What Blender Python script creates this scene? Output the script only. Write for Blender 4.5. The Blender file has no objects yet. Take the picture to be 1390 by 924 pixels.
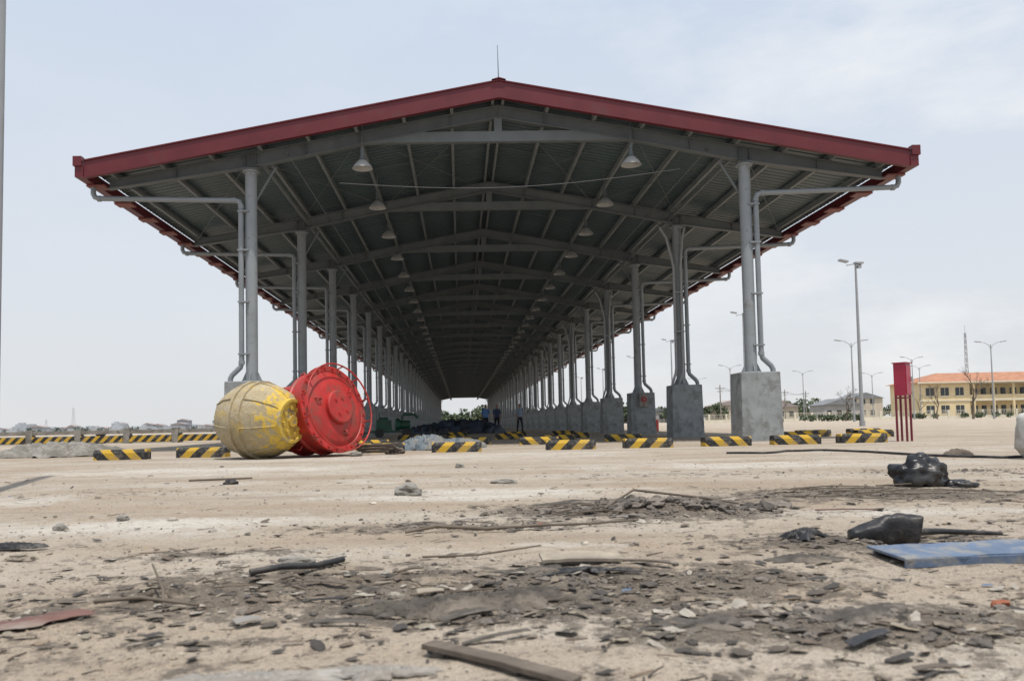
import bpy, bmesh, math, random
import numpy as np
from mathutils import Vector, Matrix, noise as mnoise
random.seed(7); rng=np.random.default_rng(7)
scene=bpy.context.scene
COL=scene.collection
# ------------------------------------------------------------------ helpers
class MB:
    def __init__(s): s.v=[];s.f=[];s.m=[];s.s=[]
    def add(s,vs,fs,mat=0,smooth=False,mtx=None):
        b=len(s.v)
        if mtx is not None: vs=[tuple(mtx@Vector(p)) for p in vs]
        s.v.extend([tuple(p) for p in vs])
        for f in fs:
            s.f.append([b+i for i in f]); s.m.append(mat); s.s.append(smooth)
    def box(s,x0,x1,y0,y1,z0,z1,mat=0,mtx=None,top=1.0):
        cx=(x0+x1)/2;cy=(y0+y1)/2
        t=lambda a,c:c+(a-c)*top
        vs=[(x0,y0,z0),(x1,y0,z0),(x1,y1,z0),(x0,y1,z0),(t(x0,cx),t(y0,cy),z1),(t(x1,cx),t(y0,cy),z1),(t(x1,cx),t(y1,cy),z1),(t(x0,cx),t(y1,cy),z1)]
        s.add(vs,[(0,3,2,1),(4,5,6,7),(0,1,5,4),(1,2,6,5),(2,3,7,6),(3,0,4,7)],mat,False,mtx)
    def prism(s,xz,y0,y1,mat=0,mtx=None):
        n=len(xz)
        vs=[(a,y0,b) for a,b in xz]+[(a,y1,b) for a,b in xz]
        fs=[tuple(range(n)),tuple(range(2*n-1,n-1,-1))]
        for i in range(n):
            j=(i+1)%n; fs.append((i,i+n,j+n,j))
        s.add(vs,fs,mat,False,mtx)
    def tube(s,pts,r,seg=8,mat=0,smooth=True,cap=True,mtx=None):
        pts=[Vector(p) for p in pts]; n=len(pts)
        if not hasattr(r,'__len__'): r=[r]*n
        vs=[];fs=[];prev=None
        for i,p in enumerate(pts):
            t=(pts[min(i+1,n-1)]-pts[max(i-1,0)])
            if t.length<1e-9: t=Vector((0,0,1))
            t.normalize()
            if prev is None:
                ref=Vector((0,0,1)) if abs(t.z)<.9 else Vector((1,0,0))
                u=t.cross(ref).normalized()
            else:
                u=(prev-t*prev.dot(t))
                u=u.normalized() if u.length>1e-6 else t.orthogonal().normalized()
            prev=u; w=t.cross(u)
            for k in range(seg):
                a=2*math.pi*k/seg
                vs.append(p+(u*math.cos(a)+w*math.sin(a))*r[i])
        for i in range(n-1):
            for k in range(seg):
                k2=(k+1)%seg
                fs.append((i*seg+k,i*seg+k2,(i+1)*seg+k2,(i+1)*seg+k))
        s.add(vs,fs,mat,smooth,mtx)
        if cap:
            s.add(vs[:seg],[tuple(range(seg-1,-1,-1))],mat,False,mtx)
            s.add(vs[-seg:],[tuple(range(seg))],mat,False,mtx)
    def lathe(s,prof,seg=24,mat=0,smooth=True,mtx=None,mats=None):
        vs=[];n=len(prof)
        for r,z in prof:
            for k in range(seg):
                a=2*math.pi*k/seg; vs.append((r*math.cos(a),r*math.sin(a),z))
        for i in range(n-1):
            fs=[]
            for k in range(seg):
                k2=(k+1)%seg
                fs.append((k,k2,seg+k2,seg+k))
            s.add(vs[i*seg:(i+2)*seg],fs,mats[i] if mats else mat,smooth,mtx)
    def build(s,name,mats,parent=None,loc=None,merge=False):
        me=bpy.data.meshes.new(name)
        me.from_pydata(s.v,[],s.f)
        for m in mats: me.materials.append(m)
        me.polygons.foreach_set('material_index',s.m)
        me.polygons.foreach_set('use_smooth',s.s)
        if merge:
            bm=bmesh.new();bm.from_mesh(me);bmesh.ops.remove_doubles(bm,verts=bm.verts,dist=1e-4)
            bmesh.ops.recalc_face_normals(bm,faces=bm.faces);bm.to_mesh(me);bm.free()
        me.update()
        o=bpy.data.objects.new(name,me);COL.objects.link(o)
        if parent: o.parent=parent
        if loc: o.location=loc
        return o
def inst(o,name,loc,rot=(0,0,0),parent=None,scale=(1,1,1)):
    n=bpy.data.objects.new(name,o.data);COL.objects.link(n);n.location=loc;n.rotation_euler=rot;n.scale=scale
    if parent:n.parent=parent
    return n
def empty(name,loc=(0,0,0),rot=(0,0,0)):
    e=bpy.data.objects.new(name,None);COL.objects.link(e);e.location=loc;e.rotation_euler=rot;e.empty_display_size=.2
    return e
def ico(sub):
    bm=bmesh.new();bmesh.ops.create_icosphere(bm,subdivisions=sub,radius=1)
    v=[tuple(x.co) for x in bm.verts];f=[tuple(a.index for a in p.verts) for p in bm.faces];bm.free();return v,f
def hsh(ix,iy,s):
    a=np.sin(ix*127.1+iy*311.7+s*74.7)*43758.5453
    return a-np.floor(a)
def vn(x,y,s=0):
    ix=np.floor(x);iy=np.floor(y);fx=x-ix;fy=y-iy
    fx=fx*fx*(3-2*fx);fy=fy*fy*(3-2*fy)
    return (hsh(ix,iy,s)*(1-fx)+hsh(ix+1,iy,s)*fx)*(1-fy)+(hsh(ix,iy+1,s)*(1-fx)+hsh(ix+1,iy+1,s)*fx)*fy
def fbm(x,y,o=4,s=0):
    t=0;a=.5;tot=0
    for i in range(o):
        t=t+a*vn(x*2**i+i*17.3,y*2**i-i*9.1,s+i);tot+=a;a*=.5
    return t/tot
# ------------------------------------------------------------------ materials
class NT:
    def __init__(s,name):
        s.mat=bpy.data.materials.new(name);s.mat.use_nodes=True;s.t=s.mat.node_tree
        s.b=s.t.nodes['Principled BSDF']
    def n(s,ty,**k):
        x=s.t.nodes.new(ty)
        for a,b in k.items():
            if a in x.inputs: x.inputs[a].default_value=b
            else: setattr(x,a,b)
        return x
    def l(s,a,b): s.t.links.new(a,b)
    def noise(s,vec,scale,detail=5,rough=.55):
        x=s.n('ShaderNodeTexNoise');x.inputs['Scale'].default_value=scale;x.inputs['Detail'].default_value=detail
        x.inputs['Roughness'].default_value=rough;s.l(vec,x.inputs['Vector']);return x.outputs['Fac']
    def ramp(s,fac,a,b,c0=(0,0,0),c1=(1,1,1)):
        r=s.n('ShaderNodeValToRGB');e=r.color_ramp.elements
        e[0].position=a;e[1].position=b;e[0].color=(*c0,1);e[1].color=(*c1,1)
        s.l(fac,r.inputs[0]);return r.outputs[0]
    def mix(s,f,a,b,mode='MIX'):
        m=s.n('ShaderNodeMix');m.data_type='RGBA';m.blend_type=mode
        for i,x in ((0,f),(6,a),(7,b)):
            if hasattr(x,'links'): s.l(x,m.inputs[i])
            elif i==0: m.inputs[0].default_value=x
            else: m.inputs[i].default_value=(*x,1)
        return m.outputs[2]
    def math(s,op,a,b=0.0,c=None):
        m=s.n('ShaderNodeMath');m.operation=op
        for i,x in enumerate((a,b) if c is None else (a,b,c)):
            if hasattr(x,'links'): s.l(x,m.inputs[i])
            else: m.inputs[i].default_value=x
        return m.outputs[0]
    def bump(s,h,dist=.01,st=.6,nrm=None):
        b=s.n('ShaderNodeBump');b.inputs['Strength'].default_value=st;b.inputs['Distance'].default_value=dist
        s.l(h,b.inputs['Height'])
        if nrm: s.l(nrm,b.inputs['Normal'])
        return b.outputs[0]
def mat(name,col,rough=.6,scale=4,var=.35,dirt=None,dirt_amt=.5,bump=.0,bscale=30,metal=0,ds=3):
    T=NT(name);tc=T.n('ShaderNodeTexCoord').outputs['Object']
    n1=T.noise(tc,scale,4)
    c=T.mix(T.ramp(n1,.3,.7),tuple(x*(1-var) for x in col),tuple(min(1,x*(1+var*.6)) for x in col))
    if dirt:
        n2=T.noise(tc,ds,6,.65)
        lo=.62-.35*dirt_amt
        c=T.mix(T.ramp(n2,lo,lo+.16),c,dirt)
    T.l(c,T.b.inputs['Base Color'])
    rr=T.math('MULTIPLY_ADD',n1,.25,rough-.12);T.l(rr,T.b.inputs['Roughness'])
    T.b.inputs['Metallic'].default_value=metal
    if bump: T.l(T.bump(T.noise(tc,bscale,4),bump,.7),T.b.inputs['Normal'])
    return T.mat
M={}
M['steel']=mat('steel_paint_light',(.25,.27,.285),.5,2.5,.15,(.17,.17,.165),.2,ds=5)
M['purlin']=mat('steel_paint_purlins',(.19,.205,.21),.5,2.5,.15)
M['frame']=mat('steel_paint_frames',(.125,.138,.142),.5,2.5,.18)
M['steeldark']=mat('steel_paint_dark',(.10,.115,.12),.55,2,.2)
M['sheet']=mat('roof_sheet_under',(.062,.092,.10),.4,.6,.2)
M['red']=mat('red_trim',(.11,.007,.012),.45,1.5,.2,(.085,.02,.02),.2,ds=1.5)
M['pink']=mat('faded_red_trim',(.24,.08,.07),.6,1.2,.3)
M['conc']=mat('pedestal_concrete',(.27,.29,.295),.85,3,.18,(.17,.175,.17),.42,.004,40,ds=4)
M['conc2']=mat('weathered_concrete',(.27,.255,.23),.9,2,.3,(.15,.14,.12),.5,.01,25)
M['pvc']=mat('grey_pvc',(.22,.24,.255),.4,3,.1)
M['white']=mat('lamp_white',(.32,.32,.31),.5,5,.1)
M['black']=mat('black_rubber',(.016,.016,.018),.5,12,.4,(.075,.065,.055),.35,.004,60,ds=9)
M['galv']=mat('galvanised',(.30,.31,.32),.45,5,.1)
M['redbuoy']=mat('red_buoy_paint',(.42,.022,.018),.5,3,.28,(.22,.045,.03),.4,.003,20,ds=4)
M['glass']=mat('dark_glass',(.04,.05,.055),.15,3,.3)
M['trunk']=mat('bark',(.13,.105,.08),.9,10,.3)
M['orange']=mat('roof_tile',(.40,.19,.11),.8,1,.25)
M['yell']=mat('yellow_wall',(.68,.56,.34),.85,.6,.12)
M['cream']=mat('cream_trim',(.66,.62,.50),.8,.8,.1)
M['haze']=mat('haze_tinted_walls',(.42,.44,.46),.9,.08,.22)  # distance haze blended into the wall colour
M['hazeroof']=mat('haze_tinted_roofs',(.34,.29,.28),.9,.08,.25)  # roof colour greyed to imitate haze over distance
M['hazegreen']=mat('haze_tinted_greenery',(.20,.235,.225),.9,.1,.25)  # greenery faded toward haze grey in its base colour
M['green']=mat('green_machine',(.015,.10,.055),.5,6,.3,(.05,.05,.04),.4)
M['tarp']=mat('tarpaulin',(.12,.15,.175),.6,7,.4,(.20,.185,.16),.45)
M['tarpblue']=mat('blue_tarpaulin',(.05,.07,.11),.6,4,.4,(.04,.04,.04),.5)
M['plankblue']=mat('blue_painted_board',(.10,.145,.225),.6,9,.25,(.22,.215,.20),.42,.003,60,ds=11)
M['wood']=mat('weathered_wood',(.14,.115,.09),.9,14,.4,(.07,.055,.045),.5,.004,70)
M['woodlt']=mat('pale_board',(.33,.285,.22),.85,14,.25,(.2,.17,.14),.5,.003,60)
M['bag']=mat('woven_white_bag',(.5,.49,.46),.8,8,.15,(.33,.29,.24),.4,.01,50)
M['plasticsheet']=mat('dirty_plastic_sheet',(.30,.285,.26),.5,10,.3,(.19,.165,.14),.6,.003,50)
M['tile']=mat('clay_piece',(.16,.085,.07),.8,9,.3,(.24,.20,.17),.45,.003,50)
M['ash']=mat('charred_cloth',(.085,.075,.064),.9,20,.5,(.19,.16,.13),.42,.01,60)
M['mat']=mat('matted_dirt',(.12,.10,.08),.95,30,.5,(.24,.20,.155),.5,.012,70,ds=14)
M['skin']=mat('skin',(.30,.17,.11),.6,5,.1)
M['hair']=mat('hair',(.012,.01,.01),.6,9,.2)
M['shirt1']=mat('blue_shirt',(.10,.22,.45),.8,6,.2)
M['shirt2']=mat('navy_shirt',(.05,.07,.14),.8,6,.2)
M['shirt3']=mat('grey_blue_shirt',(.22,.28,.38),.8,6,.2)
M['pants']=mat('dark_trousers',(.02,.022,.03),.85,6,.2)
M['shoe']=mat('shoes',(.02,.018,.016),.5,6,.2)
M['redbox']=mat('red_cabinet_paint',(.32,.012,.042),.35,4,.15,(.20,.03,.05),.2)
M['redleg']=mat('dark_red_legs',(.16,.012,.028),.5,4,.2)

def mk_stripe():
    T=NT('hazard_stripes');tc=T.n('ShaderNodeTexCoord').outputs['Object']
    sp=T.n('ShaderNodeSeparateXYZ');T.l(tc,sp.inputs[0])
    a=T.math('SUBTRACT',sp.outputs[0],sp.outputs[2]);a=T.math('ADD',a,T.math('MULTIPLY',T.noise(tc,9,4),.03))
    fr=T.math('FRACT',T.math('MULTIPLY',a,2.6));k=T.math('GREATER_THAN',fr,.47)
    n=T.noise(tc,6,6,.65)
    c=T.mix(k,(.50,.31,.025),(.016,.016,.017))
    c=T.mix(T.math('MULTIPLY',T.ramp(n,.5,.68),.55),c,(.20,.18,.15))
    sc=T.noise(tc,30,6);c=T.mix(T.math('MULTIPLY',T.ramp(sc,.58,.66),.5),c,(.27,.24,.20))
    T.l(c,T.b.inputs['Base Color']);T.b.inputs['Roughness'].default_value=.8
    T.l(T.bump(sc,.006,.6),T.b.inputs['Normal']);return T.mat
M['stripe']=mk_stripe()
def mk_vcol():
    T=NT('debris_mixed');a=T.n('ShaderNodeAttribute');a.attribute_name='Col'
    tc=T.n('ShaderNodeTexCoord').outputs['Object'];n=T.noise(tc,45,3)
    T.l(T.mix(1.0,a.outputs['Color'],T.ramp(n,.25,.75,(.6,.6,.6),(1.15,1.12,1.1)),'MULTIPLY'),T.b.inputs['Base Color'])
    T.b.inputs['Roughness'].default_value=.9
    T.l(T.bump(T.noise(tc,120,2),.004,.5),T.b.inputs['Normal']);return T.mat
M['vcol']=mk_vcol()
def mk_buoy():
    T=NT('buoy_worn_yellow');tc=T.n('ShaderNodeTexCoord').outputs['Object']
    sp=T.n('ShaderNodeSeparateXYZ');T.l(tc,sp.inputs[0])
    big=T.noise(tc,2.2,6,.6);fine=T.noise(tc,9,8,.68);f2=T.noise(tc,35,5)
    base=T.mix(T.ramp(big,.35,.65),(.32,.26,.155),(.42,.345,.21))
    base=T.mix(T.math('MULTIPLY',T.ramp(fine,.50,.56),.6),base,(.40,.355,.27))
    base=T.mix(T.math('MULTIPLY',T.ramp(T.noise(tc,4,7,.7),.56,.63),.7),base,(.47,.33,.08))
    ex=T.math('ADD',sp.outputs[2],T.math('MULTIPLY',T.math('SUBTRACT',fine,.5),2.4))
    base=T.mix(T.math('MULTIPLY',T.ramp(ex,.52,.60),.9),base,(.58,.39,.04))
    base=T.mix(T.math('MULTIPLY',T.ramp(f2,.58,.67),.55),base,(.15,.115,.075))
    T.l(base,T.b.inputs['Base Color']);T.b.inputs['Roughness'].default_value=.8
    T.l(T.bump(fine,.03,.7),T.b.inputs['Normal']);return T.mat
M['buoy']=mk_buoy()
def mk_ground():
    T=NT('ground_dirty_concrete');tc=T.n('ShaderNodeTexCoord').outputs['Object']
    at=T.n('ShaderNodeAttribute');at.attribute_name='Mask'
    sp=T.n('ShaderNodeSeparateColor');T.l(at.outputs['Color'],sp.inputs[0])
    mp0=T.n('ShaderNodeMapping');mp0.inputs['Scale'].default_value=(.5,1.5,1);mp0.inputs['Rotation'].default_value=(0,0,.15);T.l(tc,mp0.inputs[0])
    n0=T.noise(mp0.outputs[0],.6,4,.6);n1=T.noise(tc,1.7,5,.6);n2=T.noise(tc,9,6,.68);n3=T.noise(tc,60,4,.6);n4=T.noise(tc,220,2,.6)
    c=T.mix(T.ramp(n0,.38,.62),(.41,.325,.24),(.52,.465,.39))
    c=T.mix(T.math('MULTIPLY',T.ramp(n1,.47,.72),.65),c,(.35,.285,.215))
    w=T.math('ADD',sp.outputs[1],T.math('MULTIPLY',T.math('SUBTRACT',n2,.5),1.6))
    w=T.math('ADD',w,T.math('MULTIPLY',T.math('SUBTRACT',n1,.5),1.2))
    c=T.mix(T.math('MULTIPLY',T.ramp(w,.35,.72),.85),c,(.66,.62,.55))
    c=T.mix(T.math('MULTIPLY',T.ramp(n2,.52,.66),.42),c,(.23,.195,.16))
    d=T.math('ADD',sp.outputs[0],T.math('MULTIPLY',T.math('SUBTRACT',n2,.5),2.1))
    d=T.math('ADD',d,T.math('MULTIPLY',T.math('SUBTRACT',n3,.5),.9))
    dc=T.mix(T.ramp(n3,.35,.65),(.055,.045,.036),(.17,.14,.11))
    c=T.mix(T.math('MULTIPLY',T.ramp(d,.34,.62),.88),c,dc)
    mp=T.n('ShaderNodeMapping');mp.inputs['Scale'].default_value=(.18,2.2,1);T.l(tc,mp.inputs[0])
    st=T.noise(mp.outputs[0],1.2,5,.6)
    c=T.mix(T.math('MULTIPLY',T.ramp(st,.50,.72),.5),c,(.29,.24,.185))
    c=T.mix(T.math('MULTIPLY',T.ramp(n3,.55,.67),.5),c,(.19,.165,.14))
    c=T.mix(T.math('MULTIPLY',T.ramp(n4,.55,.65),.5),c,(.14,.12,.10))
    c=T.mix(T.math('MULTIPLY',T.ramp(n4,.30,.42,(1,1,1),(0,0,0)),.4),c,(.62,.58,.52))
    T.l(c,T.b.inputs['Base Color']);T.b.inputs['Roughness'].default_value=.95
    T.b.inputs['Specular IOR Level'].default_value=.2
    h=T.math('ADD',T.math('MULTIPLY',n2,1.6),T.math('MULTIPLY',n3,.6));h=T.math('ADD',h,T.math('MULTIPLY',n4,.18))
    T.l(T.bump(h,.04,.85),T.b.inputs['Normal']);return T.mat
M['ground']=mk_ground()
def mk_water():
    T=NT('harbour_water');tc=T.n('ShaderNodeTexCoord').outputs['Object']
    T.b.inputs['Base Color'].default_value=(.10,.12,.11,1);T.b.inputs['Roughness'].default_value=.12
    T.l(T.bump(T.noise(tc,1.5,4),.1,.5),T.b.inputs['Normal']);return T.mat
M['water']=mk_water()

# ------------------------------------------------------------------ ground
DARK=[(.95,4.55,.85,.55,1),(2.6,5.2,1.15,.6,.95),(-.45,2.55,.85,.42,1),(.45,2.5,.7,.34,1),(1.0,1.95,.7,.22,1),(1.7,3.15,.7,.4,.9),
      (-1.2,2.3,.5,.3,.7),(.1,4.0,.9,.25,.7),(0,2.2,.6,.18,.9),(-.5,1.9,.5,.12,.5),(4.5,7.2,1.6,.5,.5),(-2.4,3.5,.7,.35,.65),(3.2,3.6,.9,.5,.6),
      (1.9,7.5,1.2,.4,.4),(-3.,6.6,1.5,.4,.35),(.3,1.45,.9,.14,.6),(2.0,2.2,.6,.3,.7),(-1.0,3.3,.6,.16,.55)]
PALE=[(-1.7,4.3,1.3,.5,.8),(.2,5.9,1.5,.6,.8),(2.6,4.2,1.3,.3,.6),(-.1,3.3,.9,.2,.55),(-4,6,2,.8,.7),(3,9,3,1,.7),(-3,10,3,1.5,.7),(0,13,6,2,.6),(-1,7.5,2.5,.7,.5),(7,12,3,2,.5)]
def ell(x,y,L):
    m=np.zeros_like(x)
    for cx,cy,rx,ry,s in L:
        d=((x-cx)/rx)**2+((y-cy)/ry)**2
        m=np.maximum(m,s*np.exp(-d*.9))
    return m
def dmask(x,y):
    m=ell(x,y,DARK)
    return np.clip(m*(.45+1.1*fbm(x*2.2,y*2.2,4,3)),0,1.1)
def gz(x,y):
    x=np.asarray(x,float);y=np.asarray(y,float)
    r=np.sqrt(x*x+y*y)
    near=np.clip(1.3-r/14,0,1)
    z=near*((fbm(x*1.3,y*1.3,3,5)-.5)*.03+(fbm(x*7,y*7,3,6)-.5)*.016)
    m=dmask(x,y)
    z=z+near*m*(.004+.06*np.clip(fbm(x*6,y*6,4,8)-.38,0,1))
    hp=np.exp(-(((x-1.1)/.35)**2+((y-4.45)/.18)**2)); z=z+hp*.06*fbm(x*14,y*14,3,11)*1.6
    return z
def gzz(x,y): return float(gz(np.array([x]),np.array([y]))[0])
def build_ground():
    u=np.arange(-8.2,8.2,.024);v=np.arange(-1.6,8.8,.017)
    X=1.0*np.sinh(u);Y=1.0*np.sinh(v)
    def pin(A,val):
        i=np.argmin(abs(A-val));A[i]=val
    for val in(-13.0,-13.3):pin(X,val)
    for val in(36.0,37.0):pin(Y,val)
    XX,YY=np.meshgrid(X,Y);nx=len(X);ny=len(Y)
    Z=gz(XX,YY)
    w=(XX<-13.1)&(YY>36.5)&(YY<430);Z=np.where(w,-4.0,Z)
    co=np.stack([XX,YY,Z],-1).reshape(-1,3)
    idx=np.arange(nx*ny).reshape(ny,nx)
    q=np.stack([idx[:-1,:-1],idx[:-1,1:],idx[1:,1:],idx[1:,:-1]],-1).reshape(-1,4)
    me=bpy.data.meshes.new('ground');me.vertices.add(len(co));me.vertices.foreach_set('co',co.ravel())
    me.loops.add(q.size);me.loops.foreach_set('vertex_index',q.ravel())
    me.polygons.add(len(q));me.polygons.foreach_set('loop_start',np.arange(0,q.size,4))
    me.update(calc_edges=True)
    me.polygons.foreach_set('use_smooth',[True]*len(me.polygons))
    at=me.color_attributes.new('Mask','FLOAT_COLOR','POINT')
    d=dmask(XX,YY);far=np.clip((np.sqrt(XX**2+YY**2)-6)/6,0,1)
    near=np.clip((3.4-YY)/1.6,0,1)*.30
    d=np.maximum(d,near*(.4+1.1*fbm(XX*1.8,YY*3.0,4,31)))
    d=np.maximum(d,far*.22*fbm(XX*.6,YY*1.4,4,21));p=ell(XX,YY,PALE)
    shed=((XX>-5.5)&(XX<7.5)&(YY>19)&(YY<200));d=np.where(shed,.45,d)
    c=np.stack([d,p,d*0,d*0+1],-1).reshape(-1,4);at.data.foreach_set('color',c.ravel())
    me.materials.append(M['ground']);o=bpy.data.objects.new('ground',me);COL.objects.link(o)
build_ground()
mb=MB();mb.add([(-3500,20,-1.3),(-13.05,20,-1.3),(-13.05,440,-1.3),(-3500,440,-1.3)],[(0,1,2,3)]);mb.build('water',[M['water']])
mb=MB();mb.box(-13.6,-12.9,36.2,430,-3,.12);mb.box(-400,-13.602,35.8,36.9,-3,.118);mb.build('quay_edge_wall',[M['conc2']])

# ------------------------------------------------------------------ debris scatter
def debris_mesh(name,V,F,C):
    me=bpy.data.meshes.new(name);me.from_pydata(V,[],F);me.update()
    at=me.color_attributes.new('Col','FLOAT_COLOR','POINT');at.data.foreach_set('color',np.array(C,dtype=float).ravel())
    me.materials.append(M['vcol']);o=bpy.data.objects.new(name,me);COL.objects.link(o);return o
def sample(n,base,ymin=1.25,ymax=15,wx=.85):
    out=[]
    while len(out)<n:
        k=n*2
        y=np.exp(rng.uniform(math.log(ymin),math.log(ymax),k));x=rng.uniform(-1,1,k)*(wx*y+.5)
        m=dmask(x,y);keep=rng.uniform(0,1,k)<(base+(1-base)*m)
        out+=list(zip(x[keep],y[keep],m[keep]))
    out=np.array(out[:n]);return out,gz(out[:,0],out[:,1])
iv0,if0=ico(1);iv0=np.array(iv0);iv1,if1=ico(2);iv1=np.array(iv1)
SC=[(.40,.36,.29),(.33,.29,.23),(.22,.19,.16),(.50,.46,.39),(.32,.26,.19),(.14,.12,.10)]
def gravel(n,name,base,smin,smax,pw,big=False,ymax=15):
    P,Z=sample(n,base,ymax=ymax);F=[];C=[];sv,sf=(iv1,if1) if big else (iv0,if0);nb=len(sv);b=0
    vs=[]
    for (x,y,m),z in zip(P,Z):
        s=(smin+(smax-smin)*random.random()**pw)*(.7+.12*min(y,6))
        k=sv*(1+rng.uniform(-.3,.25,(nb,1)))*np.array([s*random.uniform(.7,1.5),s*random.uniform(.7,1.3),s*random.uniform(.3,.7)])
        a=random.uniform(0,6.28);ca,sa=math.cos(a),math.sin(a)
        k=np.stack([k[:,0]*ca-k[:,1]*sa,k[:,0]*sa+k[:,1]*ca,k[:,2]],1)+np.array([x,y,z+s*.12]);vs.append(k)
        F+=[tuple(i+b for i in f) for f in sf];b+=nb
        c=random.choice(SC);g=random.uniform(.7,1.1)*(1-.45*min(m,1));C+=[(c[0]*g,c[1]*g,c[2]*g,1)]*nb
    V=np.concatenate(vs).tolist();return debris_mesh(name,V,F,C)
gravel(16000,'gravel',.22,.0015,.0075,2.6)
gravel(280,'loose_stones',.25,.006,.022,3.5,True)
def clods():
    vs=[];F=[];C=[];b=0
    def one(x,y,s,asp):
        nonlocal b
        k=iv1*(1+rng.uniform(-.35,.3,(42,1)))*np.array([s*random.uniform(.7,asp),s*random.uniform(.7,asp),s*random.uniform(.35,.8)])
        a=random.uniform(0,6.28);ca,sa=math.cos(a),math.sin(a)
        k=np.stack([k[:,0]*ca-k[:,1]*sa,k[:,0]*sa+k[:,1]*ca,k[:,2]],1)+np.array([x,y,gzz(x,y)+s*.2])
        vs.append(k);F.extend([tuple(j+b for j in f) for f in if1]);b+=42
        g=random.uniform(.05,.2);C.extend([(g*1.08,g*.95,g*.82,1)]*42)
    for i in range(1500):
        c=DARK[random.choice([0,0,0,1,1,2,3,5,5,7,8,10,4,4])]
        x=random.gauss(c[0],c[2]*.42);y=random.gauss(c[1],c[3]*.42)
        if y<1.4: continue
        one(x,y,.004+.014*random.random()**2.6,1.8)
    for i in range(380): one(random.gauss(1.15,.26),random.gauss(4.45,.11),.008+.034*random.random()**1.8,1.5)
    debris_mesh('soil_clods',np.concatenate(vs).tolist(),F,C)
clods()
def twigs():
    mb=MB();C=[]
    P,Z=sample(420,.02,ymax=9)
    for (x,y,m),z in zip(P,Z):
        L=random.uniform(.02,.12)*(.6+.15*min(y,5));a=random.gauss(0,.8);n=4;pts=[];px,py=x,y;lift=random.uniform(0,.008)
        for i in range(n):
            t=i/(n-1);pts.append((px,py,z+.003+lift*t+random.uniform(0,.002)));a+=random.gauss(0,.10)
            px+=math.cos(a)*L/n;py+=math.sin(a)*L/n
        r=random.uniform(.0012,.0035);k0=len(mb.v);mb.tube(pts,[r,r*.95,r*.8,r*.6],5)
        c=random.choice([(.13,.10,.075),(.16,.13,.095),(.07,.06,.05),(.25,.2,.15)]);C+=[(*c,1)]*(len(mb.v)-k0)
    return debris_mesh('twigs',mb.v,mb.f,C)
twigs()
def flakes():
    V=[];F=[];C=[];P,Z=sample(3800,.06,ymax=9)
    for (x,y,m),z in zip(P,Z):
        s=(.004+.032*random.random()**2.6);n=8;b=len(V);a0=random.gauss(0,.9);tx=random.gauss(0,.10);ty=random.gauss(0,.12);el=random.uniform(.2,.75)
        pts=[]
        for i in range(n):
            a=6.283*i/n;r=s*random.uniform(.7,1.2);px=r*math.cos(a);py=r*math.sin(a)*el
            qx=px*math.cos(a0)-py*math.sin(a0);qy=px*math.sin(a0)+py*math.cos(a0)
            pts.append((x+qx,y+qy,z+.003+s*.14+qx*tx+qy*ty+random.uniform(-.06,.10)*s))
        V+=pts+[(x,y,z+.005+s*.16)];F+=[(b+i,b+(i+1)%n,b+n) for i in range(n)]
        c=random.choice([(.05,.045,.04),(.10,.085,.07),(.06,.055,.05),(.20,.17,.13),(.27,.235,.18),(.14,.11,.085),(.36,.33,.28)] if random.random()<.99 else [(.3,.08,.04),(.10,.15,.24),(.40,.32,.08)])
        C+=[(*c,1)]*(n+1)
    debris_mesh('litter_flakes',V,F,C)
flakes()
# --- individual rubbish
def crumple(name,cx,cy,sx,sy,h,mt,res=26,seed=0,rot=0,lift=.01,edge=.35,freq=3.0):
    mb=MB();ca,sa=math.cos(rot),math.sin(rot);L=[]
    for j in range(res):
        for i in range(res):
            u=i/(res-1)*2-1;v=j/(res-1)*2-1
            dx=u*math.sqrt(max(0,1-v*v/2));dy=v*math.sqrt(max(0,1-u*u/2));rr=min(1,math.hypot(dx,dy));a=math.atan2(dy,dx)
            k=1+edge*(mnoise.noise(Vector((math.cos(a)*1.7+seed,math.sin(a)*1.7,seed)))+.6*mnoise.noise(Vector((math.cos(a)*5+seed,math.sin(a)*5,seed))))*rr
            x=dx*sx*k;y=dy*sy*k
            nn=mnoise.noise(Vector((u*freq+seed*3,v*freq,seed)))+.5*mnoise.noise(Vector((u*freq*2.3,v*freq*2.3+seed,seed)))
            rid=1-abs(nn)*2
            z=lift+h*max(0,(1-rr**2))**.5*(.35+.65*max(0,rid))+h*.12*nn
            L.append((x*ca-y*sa,x*sa+y*ca,max(z,.002)))
    A=np.array(L);A[:,2]+=gz(A[:,0]+cx,A[:,1]+cy);fs=[]
    for j in range(res-1):
        for i in range(res-1):
            fs.append((j*res+i,j*res+i+1,(j+1)*res+i+1,(j+1)*res+i))
    mb.add(A.tolist(),fs,0,True);return mb.build(name,[mt],loc=(cx,cy,0))
crumple('charred_cloth',-.04,2.24,.20,.075,.04,M['ash'],50,1,.05,edge=.8,freq=8,lift=.003)
crumple('charred_cloth',.15,2.28,.14,.055,.032,M['ash'],40,21,.1,edge=.9,freq=8,lift=.003)
crumple('charred_cloth',1.35,3.22,.08,.05,.03,M['black'],22,5,edge=.8)
crumple('charred_cloth',.42,2.62,.14,.03,.014,M['black'],26,25,.1,edge=.9)
crumple('plastic_sheet',-.44,1.60,.17,.05,.024,M['plasticsheet'],44,2,.1,freq=6,edge=.8,lift=.004)
crumple('plastic_sheet',-.16,1.64,.10,.035,.018,M['plasticsheet'],34,9,.1,freq=6,edge=.8,lift=.004)
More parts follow.
